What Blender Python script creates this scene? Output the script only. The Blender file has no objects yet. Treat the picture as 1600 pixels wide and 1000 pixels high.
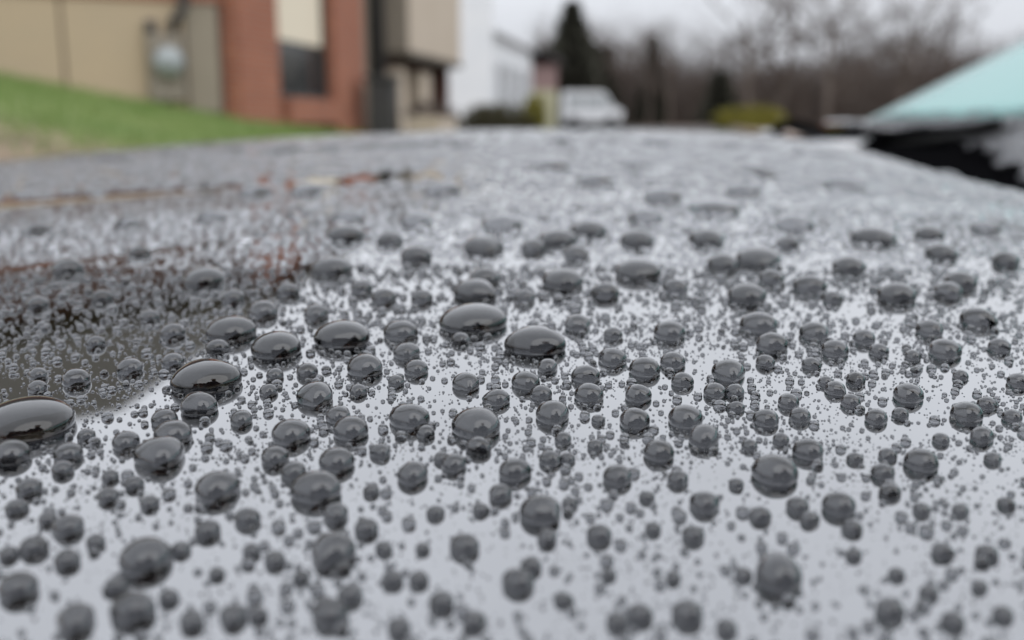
import bpy, bmesh, math, random
import numpy as np
from mathutils import Vector, Matrix, Quaternion

S = bpy.context.scene
C = S.collection
R = math.radians
CZ = 1.035            # camera height above the road (m)
TILT = 10.95          # camera pitch below the horizon (degrees)

# ------------------------------------------------------------------ camera
cam_d = bpy.data.cameras.new("camera"); cam = bpy.data.objects.new("camera", cam_d); C.objects.link(cam)
cam.location = (0, 0, CZ); cam.rotation_euler = (R(90 - TILT), 0, 0)
cam_d.sensor_width = 36; cam_d.lens = 34.9; cam_d.clip_start = .005; cam_d.clip_end = 3000
cam_d.dof.use_dof = True; cam_d.dof.focus_distance = .099; cam_d.dof.aperture_fstop = 21
S.camera = cam

# ------------------------------------------------------------------ sky and light (overcast)
W = bpy.data.worlds.new("World"); S.world = W; W.use_nodes = True
nt = W.node_tree; nt.nodes.clear(); L = nt.links.new
def N(t, **k):
    n = nt.nodes.new(t)
    for a, b in k.items(): setattr(n, a, b)
    return n
SUN_EL, SUN_AZ = R(46), R(140)
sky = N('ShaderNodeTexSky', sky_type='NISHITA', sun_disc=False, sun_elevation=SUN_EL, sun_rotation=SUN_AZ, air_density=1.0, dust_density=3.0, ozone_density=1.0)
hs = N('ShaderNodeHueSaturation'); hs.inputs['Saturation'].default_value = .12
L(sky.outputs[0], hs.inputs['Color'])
tc = N('ShaderNodeTexCoord'); sep = N('ShaderNodeSeparateXYZ'); L(tc.outputs['Generated'], sep.inputs[0])
# the even cloud deck of an overcast day (brighter overhead, as such a sky is), with soft cloud structure
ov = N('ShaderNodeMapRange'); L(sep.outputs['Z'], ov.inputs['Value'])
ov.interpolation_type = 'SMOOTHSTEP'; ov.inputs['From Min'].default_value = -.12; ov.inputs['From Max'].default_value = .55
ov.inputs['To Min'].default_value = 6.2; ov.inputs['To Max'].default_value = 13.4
mp = N('ShaderNodeMapping'); mp.inputs['Scale'].default_value = (1, 1, 3.0); L(tc.outputs['Generated'], mp.inputs[0])
no = N('ShaderNodeTexNoise'); no.inputs['Scale'].default_value = 1.7; no.inputs['Detail'].default_value = 5; no.inputs['Roughness'].default_value = .5
L(mp.outputs[0], no.inputs['Vector'])
nr = N('ShaderNodeMapRange'); L(no.outputs[0], nr.inputs['Value'])
nr.inputs['From Min'].default_value = .25; nr.inputs['From Max'].default_value = .75; nr.inputs['To Min'].default_value = .86; nr.inputs['To Max'].default_value = 1.1
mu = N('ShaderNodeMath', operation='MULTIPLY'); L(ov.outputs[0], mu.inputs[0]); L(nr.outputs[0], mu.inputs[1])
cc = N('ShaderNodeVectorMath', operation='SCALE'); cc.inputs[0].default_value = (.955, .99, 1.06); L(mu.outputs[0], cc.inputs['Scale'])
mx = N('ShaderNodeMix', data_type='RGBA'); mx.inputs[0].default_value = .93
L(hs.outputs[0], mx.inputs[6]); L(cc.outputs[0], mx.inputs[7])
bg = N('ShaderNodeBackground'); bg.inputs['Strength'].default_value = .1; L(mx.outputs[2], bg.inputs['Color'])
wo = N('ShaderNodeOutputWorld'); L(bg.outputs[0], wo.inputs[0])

sl = bpy.data.lights.new("sun", 'SUN'); so = bpy.data.objects.new("sun", sl); C.objects.link(so)
sl.energy = 1.0; sl.angle = R(75); sl.color = (1, .97, .93)
_d = Vector((math.sin(SUN_AZ) * math.cos(SUN_EL), math.cos(SUN_AZ) * math.cos(SUN_EL), math.sin(SUN_EL)))
so.rotation_euler = _d.to_track_quat('Z', 'Y').to_euler(); so.location = (0, 0, 30)
S.view_settings.view_transform = 'Standard'; S.view_settings.look = 'None'
S.view_settings.exposure = 0.0; S.view_settings.gamma = 1; S.view_settings.use_curve_mapping = False
S.cycles.use_denoising = True
S.cycles.max_bounces = 14; S.cycles.transmission_bounces = 10; S.cycles.glossy_bounces = 6; S.cycles.diffuse_bounces = 3
S.cycles.transparent_max_bounces = 12

# ------------------------------------------------------------------ helpers
rnd = random.Random(5); rng = np.random.default_rng(11)
def smooth(t):
    t = np.clip(t, 0, 1); return t * t * (3 - 2 * t)
def tag(o, label=None, cat=None, group=None, kind=None):
    if label: o['label'] = label
    if cat: o['category'] = cat
    if group: o['group'] = group
    if kind: o['kind'] = kind
    return o
def empty(name, loc, label=None, cat=None, group=None, rz=0):
    o = bpy.data.objects.new(name, None); C.objects.link(o); o.location = loc; o.rotation_euler.z = rz
    o.empty_display_size = .2
    return tag(o, label, cat, group)
def link(name, me, m, parent=None, world=True):
    """one mesh object; when parented, its vertices are given in world space and moved under the parent"""
    o = bpy.data.objects.new(name, me); C.objects.link(o)
    if m is not None and len(me.materials) == 0: me.materials.append(m)
    if parent is not None:
        o.parent = parent
        if world:
            bpy.context.view_layer.update()
            o.matrix_parent_inverse = parent.matrix_world.inverted()
    return o
def mesh_np(name, V, Fc, sm=True):
    """Fc: (n,3) or (n,4) arrays, or a list of such arrays"""
    if not isinstance(Fc, list): Fc = [Fc]
    me = bpy.data.meshes.new(name)
    V = np.asarray(V, dtype=np.float32)
    me.vertices.add(len(V)); me.vertices.foreach_set('co', V.ravel())
    loops = np.concatenate([f.ravel() for f in Fc]).astype(np.int32)
    tot = np.concatenate([np.full(len(f), f.shape[1], np.int32) for f in Fc])
    st = np.concatenate([[0], np.cumsum(tot)[:-1]]).astype(np.int32)
    me.loops.add(len(loops)); me.loops.foreach_set('vertex_index', loops)
    me.polygons.add(len(tot)); me.polygons.foreach_set('loop_start', st); me.polygons.foreach_set('loop_total', tot)
    me.polygons.foreach_set('use_smooth', np.full(len(tot), sm, dtype=bool))
    me.update(calc_edges=True)
    return me
class MB:
    def __init__(s): s.v = []; s.f = []
    def poly(s, pts):
        b = len(s.v); s.v += [tuple(p) for p in pts]; s.f.append(tuple(range(b, b + len(pts)))); return s
    def hexa(s, p):      # p: 8 corners, bottom four (ccw) then top four
        b = len(s.v); s.v += [tuple(q) for q in p]
        for q in ((3, 2, 1, 0), (4, 5, 6, 7), (0, 1, 5, 4), (1, 2, 6, 5), (2, 3, 7, 6), (3, 0, 4, 7)):
            s.f.append(tuple(b + i for i in q))
        return s
    def box(s, x0, x1, y0, y1, z0, z1):
        return s.hexa([(x0, y0, z0), (x1, y0, z0), (x1, y1, z0), (x0, y1, z0), (x0, y0, z1), (x1, y0, z1), (x1, y1, z1), (x0, y1, z1)])
    def prism(s, poly, z0, z1):
        n = len(poly); b = len(s.v)
        s.v += [(p[0], p[1], z0) for p in poly] + [(p[0], p[1], z1) for p in poly]
        s.f.append(tuple(b + i for i in range(n - 1, -1, -1))); s.f.append(tuple(b + n + i for i in range(n)))
        for i in range(n): j = (i + 1) % n; s.f.append((b + i, b + j, b + n + j, b + n + i))
        return s
    def tube(s, pts, rad, n=8):
        pts = [Vector(p) for p in pts]; b = len(s.v)
        if not hasattr(rad, '__len__'): rad = [rad] * len(pts)
        for i, p in enumerate(pts):
            d = (pts[min(i + 1, len(pts) - 1)] - pts[max(i - 1, 0)]).normalized()
            a = d.orthogonal().normalized() if i == 0 else (a - d * a.dot(d)).normalized()
            c = d.cross(a)
            for k in range(n):
                t = 2 * math.pi * k / n
                s.v.append(tuple(p + (a * math.cos(t) + c * math.sin(t)) * rad[i]))
        for i in range(len(pts) - 1):
            for k in range(n):
                k2 = (k + 1) % n
                s.f.append((b + i * n + k, b + i * n + k2, b + (i + 1) * n + k2, b + (i + 1) * n + k))
        s.f.append(tuple(b + k for k in range(n - 1, -1, -1)))
        e = b + (len(pts) - 1) * n; s.f.append(tuple(e + k for k in range(n)))
        return s
    def lathe(s, prof, n=24, axis='Z', at=(0, 0, 0)):
        b = len(s.v); at = Vector(at)
        for (r, z) in prof:
            for k in range(n):
                t = 2 * math.pi * k / n; x, y = r * math.cos(t), r * math.sin(t)
                q = Vector((x, y, z)) if axis == 'Z' else Vector((x, z, y)) if axis == 'Y' else Vector((z, x, y))
                s.v.append(tuple(at + q))
        m = len(prof)
        for i in range(m - 1):
            for k in range(n):
                k2 = (k + 1) % n; s.f.append((b + i * n + k, b + i * n + k2, b + (i + 1) * n + k2, b + (i + 1) * n + k))
        s.f.append(tuple(b + k for k in range(n - 1, -1, -1))); e = b + (m - 1) * n; s.f.append(tuple(e + k for k in range(n)))
        return s
    def build(s, name, m, parent=None, sm=False, bevel=0):
        me = bpy.data.meshes.new(name); me.from_pydata(s.v, [], s.f)
        bm = bmesh.new(); bm.from_mesh(me); bmesh.ops.recalc_face_normals(bm, faces=bm.faces[:]); bm.to_mesh(me); bm.free()
        if sm:
            for p in me.polygons: p.use_smooth = True
        o = link(name, me, m, parent)
        if bevel:
            b = o.modifiers.new('bevel', 'BEVEL'); b.width = bevel; b.segments = 2; b.limit_method = 'ANGLE'
        return o
class Frame:
    """local wall frame: t along the wall, o outwards (towards the street), z absolute"""
    def __init__(s, x, y, az, side=1):
        s.p = (x, y); s.d = (math.sin(R(az)), math.cos(R(az))); s.n = (s.d[1] * side, -s.d[0] * side)
    def P(s, t, o, z): return (s.p[0] + s.d[0] * t + s.n[0] * o, s.p[1] + s.d[1] * t + s.n[1] * o, z)
    def box(s, mb, t0, t1, o0, o1, z0, z1):
        return mb.hexa([s.P(t0, o0, z0), s.P(t1, o0, z0), s.P(t1, o1, z0), s.P(t0, o1, z0), s.P(t0, o0, z1), s.P(t1, o0, z1), s.P(t1, o1, z1), s.P(t0, o1, z1)])

def mat(name, col, rough=.6, metal=0, spec=.5, coat=0, noise=None, ior=1.5, bump=None, trans=0, coord='Object'):
    """noise = (scale, colour2, contrast low, high); bump = (scale, distance)"""
    m = bpy.data.materials.new(name); m.use_nodes = True; t = m.node_tree; b = t.nodes['Principled BSDF']
    b.inputs['Base Color'].default_value = (*col, 1); b.inputs['Roughness'].default_value = rough
    b.inputs['Metallic'].default_value = metal; b.inputs['IOR'].default_value = ior
    b.inputs['Specular IOR Level'].default_value = spec; b.inputs['Coat Weight'].default_value = coat
    b.inputs['Coat Roughness'].default_value = .03; b.inputs['Transmission Weight'].default_value = trans
    c = t.nodes.new('ShaderNodeTexCoord')
    if noise:
        n = t.nodes.new('ShaderNodeTexNoise'); n.inputs['Scale'].default_value = noise[0]; n.inputs['Detail'].default_value = 6; n.inputs['Roughness'].default_value = .62
        t.links.new(c.outputs[coord], n.inputs['Vector'])
        r = t.nodes.new('ShaderNodeValToRGB'); r.color_ramp.elements[0].position = noise[2]; r.color_ramp.elements[1].position = noise[3]
        r.color_ramp.elements[0].color = (*col, 1); r.color_ramp.elements[1].color = (*noise[1], 1)
        t.links.new(n.outputs[0], r.inputs[0]); t.links.new(r.outputs[0], b.inputs['Base Color'])
    if bump:
        n = t.nodes.new('ShaderNodeTexNoise'); n.inputs['Scale'].default_value = bump[0]; n.inputs['Detail'].default_value = 4
        t.links.new(c.outputs[coord], n.inputs['Vector'])
        u = t.nodes.new('ShaderNodeBump'); u.inputs['Distance'].default_value = bump[1]; u.inputs['Strength'].default_value = 1
        t.links.new(n.outputs[0], u.inputs['Height']); t.links.new(u.outputs[0], b.inputs['Normal'])
    return m
def brick_mat(name, c1, c2, mortar, w=.21, h=.075):
    m = bpy.data.materials.new(name); m.use_nodes = True; t = m.node_tree; b = t.nodes['Principled BSDF']; b.inputs['Roughness'].default_value = .85
    c = t.nodes.new('ShaderNodeTexCoord'); s = t.nodes.new('ShaderNodeSeparateXYZ'); t.links.new(c.outputs['Object'], s.inputs[0])
    a = t.nodes.new('ShaderNodeMath'); a.operation = 'ADD'; t.links.new(s.outputs['X'], a.inputs[0]); t.links.new(s.outputs['Y'], a.inputs[1])
    k = t.nodes.new('ShaderNodeCombineXYZ'); t.links.new(a.outputs[0], k.inputs[0]); t.links.new(s.outputs['Z'], k.inputs[1])
    br = t.nodes.new('ShaderNodeTexBrick'); br.inputs['Scale'].default_value = 1; br.inputs['Brick Width'].default_value = w; br.inputs['Row Height'].default_value = h
    br.inputs['Mortar Size'].default_value = .009; br.inputs['Color1'].default_value = (*c1, 1); br.inputs['Color2'].default_value = (*c2, 1); br.inputs['Mortar'].default_value = (*mortar, 1)
    t.links.new(k.outputs[0], br.inputs['Vector'])
    n = t.nodes.new('ShaderNodeTexNoise'); n.inputs['Scale'].default_value = 1.3; n.inputs['Detail'].default_value = 5; t.links.new(c.outputs['Object'], n.inputs['Vector'])
    mx = t.nodes.new('ShaderNodeMix'); mx.data_type = 'RGBA'; mx.blend_type = 'MULTIPLY'; mx.inputs[0].default_value = .5
    t.links.new(br.outputs['Color'], mx.inputs[6]); t.links.new(n.outputs['Color'], mx.inputs[7])
    r = t.nodes.new('ShaderNodeValToRGB'); r.color_ramp.elements[0].color = (.7, .7, .7, 1); r.color_ramp.elements[1].color = (1.15, 1.15, 1.15, 1)
    t.links.new(n.outputs[0], r.inputs[0]); t.links.new(r.outputs[0], mx.inputs[7])
    t.links.new(mx.outputs[2], b.inputs['Base Color'])
    u = t.nodes.new('ShaderNodeBump'); u.inputs['Distance'].default_value = .006; u.invert = True; t.links.new(br.outputs['Fac'], u.inputs['Height']); t.links.new(u.outputs[0], b.inputs['Normal'])
    return m

M = dict(
    paint=mat('black_metallic_paint', (.27, .275, .285), .025, metal=1, coat=1, noise=(60, (.29, .295, .305), .3, .7)),
    body=mat('black_paint_body', (.02, .02, .022), .06, coat=1),
    water=mat('water', (.07, .072, .077), 0.0, trans=1, ior=1.333, coat=1),  # dark tint stands in for the dim paint mirrored under big beads
    dimmed_water=mat('dimmed_water', (.125, .128, .136), 0.0, trans=1, ior=1.333, coat=1),  # grey tint paints in the same dimness for mid-sized beads
    half_dimmed_water=mat('half_dimmed_water', (.34, .345, .36), 0.0, trans=1, ior=1.333, coat=1),  # paler tint, so fine beads look brighter than big ones
    far_water=mat('far_water', (.32, .325, .34), 0.0, trans=1, ior=1.333, coat=1),  # tint lightened with distance to paint in grazing sky light
    shine_tint_water=mat('shine_tint_beads', (.82, .825, .845), 0.0, trans=1, ior=1.333, coat=1),  # palest tint, painting sky shine into the distant beads
    black=mat('black_plastic', (.004, .004, .0045), 1.0, spec=.0),
    rubber=mat('black_rubber', (.02, .02, .02), .6),
    teal=mat('teal_tinted_glass', (.14, .40, .37), .10, ior=1.3, noise=(3, (.17, .43, .40), .3, .7)),
    frit=mat('grey_glass_border', (.20, .20, .21), .12, ior=1.5, bump=(700, .0003)),
    chrome=mat('grey_metal', (.45, .46, .48), .3, metal=1),
    tyre=mat('tyre_rubber', (.03, .03, .03), .8),
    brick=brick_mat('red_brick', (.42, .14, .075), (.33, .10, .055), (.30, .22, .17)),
    brick_mid=brick_mat('dimmed_brick', (.135, .06, .043), (.11, .048, .035), (.13, .10, .08)),  # brick darkened so its reflection in the bonnet stays dim
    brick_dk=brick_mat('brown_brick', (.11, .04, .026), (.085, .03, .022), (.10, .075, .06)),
    beige=mat('beige_panel', (.45, .36, .25), .7, noise=(.9, (.50, .39, .26), .3, .7), bump=(14, .004)),
    taupe=mat('taupe_panel', (.30, .26, .20), .7, noise=(1.5, (.27, .23, .18), .3, .7)),
    stone=mat('light_siding', (.50, .42, .33), .7, noise=(1.2, (.55, .47, .38), .3, .7)),
    side=mat('grey_and_shade_siding', (.24, .21, .17), .7, noise=(1.2, (.27, .235, .19), .3, .7)),  # grey of recess and meter box; also painted shade on the box end
    cream=mat('cream_blind', (.80, .72, .58), .7),
    dkglass=mat('window_glass', (.03, .033, .035), .06, spec=.6, noise=(.8, (.09, .09, .085), .42, .62)),
    trim=mat('white_trim', (.75, .76, .78), .5),
    white=mat('white_siding', (.88, .90, .92), .6, noise=(1.5, (.82, .85, .88), .35, .7), bump=(18, .004)),
    roof=mat('brown_shingles', (.085, .078, .06), .9, noise=(9, (.055, .05, .04), .35, .65), bump=(20, .01)),
    roof2=mat('grey_shingles', (.20, .19, .18), .9, noise=(9, (.15, .14, .14), .35, .65)),
    soffit=mat('dark_soffit', (.10, .085, .065), .7),
    dark=mat('dark_metal', (.035, .035, .037), .45, noise=(9, (.06, .058, .055), .4, .7)),
    grey=mat('galvanised_metal', (.42, .45, .46), .4, metal=.3, noise=(9, (.30, .33, .34), .35, .65)),
    foliage=mat('olive_foliage', (.17, .155, .02), .8, noise=(4, (.27, .24, .035), .35, .65)),
    dkleaf=mat('dark_green_needles', (.045, .046, .032), .85, noise=(2, (.085, .082, .06), .35, .65)),
    shrub=mat('brown_green_foliage', (.04, .036, .014), .85, noise=(4, (.075, .066, .022), .35, .65)),
    bark=mat('grey_brown_bark', (.095, .075, .062), .9, noise=(2, (.14, .115, .10), .35, .65)),
    twig=mat('brown_twigs', (.082, .062, .052), .9, noise=(.3, (.12, .094, .08), .35, .65)),
    blade=mat('grass_blades', (.15, .24, .055), .7, noise=(1.2, (.24, .32, .10), .35, .65)),
    pink=mat('pinkish_siding', (.30, .20, .19), .7),
    yellow=mat('pale_yellow_siding', (.50, .48, .33), .7),
    tan=mat('tan_paving', (.40, .31, .25), .85, noise=(2, (.32, .25, .21), .35, .65)),
)
M['paint'].node_tree.nodes['Principled BSDF'].inputs['Coat IOR'].default_value = 2.0
for k_ in ('water', 'dimmed_water', 'half_dimmed_water', 'far_water', 'shine_tint_water'):
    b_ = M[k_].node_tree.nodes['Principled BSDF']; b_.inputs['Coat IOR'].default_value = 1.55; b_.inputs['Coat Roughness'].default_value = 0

def leaf_cloud(cent, rad, n, size, lump=.25, seed=1, fill=.5):
    g = np.random.default_rng(seed); d = g.normal(size=(n, 3)); d /= np.linalg.norm(d, axis=1, keepdims=True)
    d[:, 2] = np.abs(d[:, 2]); rr = fill + (1 - fill) * g.random(n) ** .5
    ph = g.uniform(0, 6.3, 6); az = np.arctan2(d[:, 1], d[:, 0])
    rr *= 1 + lump * (np.sin(3 * az + ph[0]) * np.sin(4 * d[:, 2] + ph[1]) + .6 * np.sin(7 * az + ph[2]) * np.cos(6 * d[:, 2] + ph[3]))
    P = np.array(cent) + d * rr[:, None] * np.array(rad)
    a = g.normal(size=(n, 3)); a /= np.linalg.norm(a, axis=1, keepdims=True); b_ = np.cross(a, g.normal(size=(n, 3))); b_ /= np.linalg.norm(b_, axis=1, keepdims=True)
    s = size * g.uniform(.6, 1.4, (n, 1))
    V = np.stack([P - a * s, P + b_ * s * .45, P + a * s, P - b_ * s * .45], 1).reshape(-1, 3)
    return V, np.arange(4 * n).reshape(-1, 4)
leaf_cloud0 = leaf_cloud
# ------------------------------------------------------------------ ground
def ground_z(x, y):
    x = np.asarray(x, float); y = np.asarray(y, float)
    bank = .86 * smooth((-x - .95) / 1.3) + .21 * np.clip(-x - 2.0, 0, 5)
    far = .985 + .0 * x
    f = smooth((y - 17) / 14)
    z = bank * (1 - f) + far * f
    z = z + .10 * smooth((y - 60) / 80) * 0
    return z - .0 * y
def ground():
    xs = np.unique(np.concatenate([np.linspace(-900, -40, 12), np.linspace(-40, -8, 24), np.linspace(-8, 3, 70), np.linspace(3, 40, 24), np.linspace(40, 900, 12)]))
    ys = np.unique(np.concatenate([np.linspace(-900, -40, 10), np.linspace(-40, 0, 20), np.linspace(0, 40, 90), np.linspace(40, 200, 30), np.linspace(200, 1800, 12)]))
    X, Y = np.meshgrid(xs, ys, indexing='ij'); Z = ground_z(X, Y)
    n, m = X.shape; I = np.arange(n * m).reshape(n, m)
    Fq = np.stack([I[:-1, :-1], I[1:, :-1], I[1:, 1:], I[:-1, 1:]], -1).reshape(-1, 4)
    me = mesh_np('ground', np.stack([X, Y, Z], -1).reshape(-1, 3), Fq)
    m_ = bpy.data.materials.new('ground_lawn_and_soil'); m_.use_nodes = True; t = m_.node_tree; b = t.nodes['Principled BSDF']; b.inputs['Roughness'].default_value = .9
    c = t.nodes.new('ShaderNodeTexCoord'); s = t.nodes.new('ShaderNodeSeparateXYZ'); t.links.new(c.outputs['Object'], s.inputs[0])
    def noise(sc, d=6):
        n = t.nodes.new('ShaderNodeTexNoise'); n.inputs['Scale'].default_value = sc; n.inputs['Detail'].default_value = d; t.links.new(c.outputs['Object'], n.inputs['Vector']); return n
    def ramp(src, p0, c0, p1, c1):
        r = t.nodes.new('ShaderNodeValToRGB'); r.color_ramp.elements[0].position = p0; r.color_ramp.elements[1].position = p1
        r.color_ramp.elements[0].color = (*c0, 1); r.color_ramp.elements[1].color = (*c1, 1); t.links.new(src, r.inputs[0]); return r
    def mix(f, a, b_):
        x = t.nodes.new('ShaderNodeMix'); x.data_type = 'RGBA'; t.links.new(f, x.inputs[0]); t.links.new(a, x.inputs[6]); t.links.new(b_, x.inputs[7]); return x.outputs[2]
    g = ramp(noise(.9).outputs[0], .35, (.13, .20, .05), .62, (.31, .34, .15))
    so_ = ramp(noise(2.5).outputs[0], .3, (.17, .125, .085), .7, (.42, .32, .22))
    gs = ramp(noise(1.1).outputs[0], .3, (.18, .15, .10), .7, (.30, .24, .20))
    # worn verge of bare soil along the kerb
    ad = t.nodes.new('ShaderNodeMath'); ad.operation = 'MULTIPLY_ADD'; ad.inputs[1].default_value = 1.6; t.links.new(noise(.7).outputs[0], ad.inputs[0]); t.links.new(s.outputs['X'], ad.inputs[2])
    verge = ramp(ad.outputs[0], 0, (0, 0, 0), 1, (1, 1, 1))
    ay = t.nodes.new('ShaderNodeMath'); ay.operation = 'MULTIPLY_ADD'; ay.inputs[1].default_value = -2.2; t.links.new(noise(.5).outputs[0], ay.inputs[0]); t.links.new(s.outputs['Y'], ay.inputs[2])
    mr = t.nodes.new('ShaderNodeMapRange'); mr.inputs['From Min'].default_value = 5.6; mr.inputs['From Max'].default_value = 4.2; t.links.new(ay.outputs[0], mr.inputs['Value'])
    k1 = mix(mr.outputs[0], g.outputs[0], so_.outputs[0])
    mr2 = t.nodes.new('ShaderNodeMapRange'); mr2.inputs['From Min'].default_value = 15; mr2.inputs['From Max'].default_value = 21; t.links.new(s.outputs['Y'], mr2.inputs['Value'])
    k2 = mix(mr2.outputs[0], k1, gs.outputs[0])
    t.links.new(k2, b.inputs['Base Color'])
    u = t.nodes.new('ShaderNodeBump'); u.inputs['Distance'].default_value = .03; t.links.new(noise(25).outputs[0], u.inputs['Height']); t.links.new(u.outputs[0], b.inputs['Normal'])
    o = link('ground', me, m_); tag(o, kind='structure')
ground()
def strip(name, m, x0, x1, y0, y1, dz, ny=60, nx=4):
    xs = np.linspace(x0, x1, nx); ys = np.linspace(y0, y1, ny); X, Y = np.meshgrid(xs, ys, indexing='ij'); Z = ground_z(X, Y) + dz
    I = np.arange(nx * ny).reshape(nx, ny); Fq = np.stack([I[:-1, :-1], I[1:, :-1], I[1:, 1:], I[:-1, 1:]], -1).reshape(-1, 4)
    return tag(link(name, mesh_np(name, np.stack([X, Y, Z], -1).reshape(-1, 3), Fq), m), kind='structure')
asphalt = mat('asphalt', (.055, .055, .058), .6, noise=(30, (.075, .074, .072), .35, .65), bump=(200, .004))
strip('road', asphalt, -.85, 6.5, -30, 160, .012, 120, 6)
strip('pavement', M['tan'], 6.7, 8.2, -30, 60, .03, 60, 3)
kb = MB()
for i in range(60):
    y0 = -30 + i * 1.5
    for xk in (-.97, 6.55):
        z = float(ground_z(xk, y0 + .7)); kb.box(xk, xk + .12, y0, y0 + 1.488, z - .2, z + .12)
tag(kb.build('kerb', M['tan']), kind='structure')

# ------------------------------------------------------------------ the car
def crease(x, y):
    yl = .156 + (x + .081) * .60; yu = .238 + (x + .123) * .345
    fl = smooth((-x - .040) / .025); fu = smooth((-x - .0) / .09)
    return -CR_A * (smooth((y - yl) / .011) * fl + smooth((y - yu) / .014) * fu)
CR_A = .00055
def hood_z(x, y):
    x = np.asarray(x, float); y = np.asarray(y, float)
    z = -.035 + .10 * y - .0758 * y * y
    ax = np.clip(-x, 0, None)
    z = z - np.where(ax < .5, .19 * ax * ax, .19 * .25 + .19 * (ax - .5))
    px = np.clip(x, 0, None); d = .022 * np.clip(1 - (y - .42) / .43, 0, 1)
    z = z - d * (px / .21) ** 3
    return z + crease(x, y) + CZ
def hood_n(x, y, e=.0015):
    n = np.stack([-(hood_z(x + e, y) - hood_z(x - e, y)) / (2 * e), -(hood_z(x, y + e) - hood_z(x, y - e)) / (2 * e), np.ones_like(np.asarray(x, float))], -1)
    return n / np.linalg.norm(n, axis=-1, keepdims=True)
def hood_edge(y): return .205 + .018 * np.exp(-((y - .75) / .3) ** 2)

car = empty('parked_car', (.6, .5, 0), 'black parked car with rain beads all over its glossy bonnet', 'car')
def build_hood():
    us = np.concatenate([np.linspace(0, .35, 30)[:-1], np.linspace(.35, .82, 70)[:-1], np.linspace(.82, 1, 70)])   # 0 front .. 1 rear
    ys = np.concatenate([np.linspace(-.33, -.02, 16)[:-1], np.linspace(-.02, .14, 50)[:-1], np.linspace(.14, .40, 130)[:-1], np.linspace(.40, 1.28, 80)])
    U, Y = np.meshgrid(us, ys, indexing='ij'); E = hood_edge(Y)
    X = -1.0 + (E + 1.0) * U
    Z = hood_z(X, Y)
    # rolled rear lip
    n, m = X.shape; V = np.stack([X, Y, Z], -1)
    lip = []
    for k, (dx, dz) in enumerate(((.002, -.0008), (.0035, -.0035), (.0035, -.012), (-.004, -.014))):
        q = V[-1].copy(); q[:, 0] += dx; q[:, 2] += dz; lip.append(q)
    V = np.concatenate([V, np.array(lip)]); n = V.shape[0]
    for side in (0, -1):
        pass
    I = np.arange(n * m).reshape(n, m)
    Fq = np.stack([I[:-1, :-1], I[1:, :-1], I[1:, 1:], I[:-1, 1:]], -1).reshape(-1, 4)
    o = link('bonnet', mesh_np('bonnet', V.reshape(-1, 3), Fq), M['paint'], car)
    b = MB()
    us2 = np.linspace(0, 1, 14); ys2 = np.linspace(-.32, 1.27, 14)
    return o
build_hood()
# underside and engine bay wall, so that the bonnet is a closed thing
MB().prism([(-.98, -.31), (.12, -.31), (.12, 1.25), (-.98, 1.25)], CZ - .42, CZ - .30).build('bonnet_liner', M['black'], car)
# windscreen: a raked pane, base bowed
def glass_base(y): return float(np.interp(y, [-.24, .3, .5, .60, .69, .85, .97, 1.2, 1.3], [.32, .275, .295, .322, .350, .384, .404, .420, .43]))
def glass_z(x, y): return CZ - .0335 + .524 * (x - .35) - .03 * np.clip(x - .35, 0, 9) ** 2
def glass_sheet(name, m, a, b, y0, y1, nx=30, ny=30, thick=.005, parent=None):
    Y = np.linspace(y0, y1, ny); T = np.linspace(0, 1, nx)
    top = np.array([[(a(y) + (b(y) - a(y)) * t, y, float(glass_z(a(y) + (b(y) - a(y)) * t, y))) for y in Y] for t in T])
    bot = top.copy(); bot[..., 2] -= thick
    V = np.concatenate([top.reshape(-1, 3), bot.reshape(-1, 3)]); I = np.arange(nx * ny).reshape(nx, ny); J = I + nx * ny
    q = lambda A: np.stack([A[:-1, :-1], A[1:, :-1], A[1:, 1:], A[:-1, 1:]], -1).reshape(-1, 4)
    def edge(a_, b_): return np.stack([a_[:-1], a_[1:], b_[1:], b_[:-1]], -1)
    Fq = np.concatenate([q(I), q(J)[:, ::-1], edge(I[0], J[0]), edge(J[-1], I[-1]), edge(J[:, 0], I[:, 0]), edge(I[:, -1], J[:, -1])])
    return link(name, mesh_np(name, V, Fq), m, parent)
ws = glass_sheet('windscreen', M['teal'], lambda y: .432, lambda y: 1.16, -.235, 1.235, parent=car)
fr = glass_sheet('windscreen_border', M['frit'], glass_base, lambda y: .4315, -.235, 1.235, 16, 60, parent=car)
for y0, y1 in ((1.237, 1.275), (-.275, -.237)):
    p = MB(); xs = np.linspace(.42, 1.2, 12)
    for a, b in zip(xs[:-1], xs[1:]):
        za, zb = float(glass_z(a, 0)), float(glass_z(b, 0))
        p.hexa([(a, y0, za - .05), (b, y0, zb - .05), (b, y1, zb - .05), (a, y1, za - .05), (a, y0, za - .001), (b, y0, zb - .001), (b, y1 - .028 * (y0 > 0), zb - .001), (a, y1 - .028 * (y0 > 0), za - .001)])
    p.build('pillar', M['rubber'], car, bevel=.002)
# cowl: black trough under the bonnet's rear edge, with a ragged rubber seal
cw = MB()
for i in range(40):
    y0 = -.30 + i * .039; y1 = y0 + .039
    e0, e1 = hood_edge(y0) - .05, hood_edge(y1) - .05; g0, g1 = glass_base(y0) + .012, glass_base(y1) + .012
    za, zb = float(hood_z(e0, y0)) - .030, float(hood_z(e1, y1)) - .030
    gz0, gz1 = float(glass_z(g0, y0)) - .008, float(glass_z(g1, y1)) - .008
    cw.hexa([(e0, y0, za - .04), (g0, y0, gz0 - .04), (g1, y1, gz1 - .04), (e1, y1, zb - .04), (e0, y0, za), (g0, y0, gz0), (g1, y1, gz1), (e1, y1, zb)])
cw.build('cowl_panel', M['black'], car)
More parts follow.
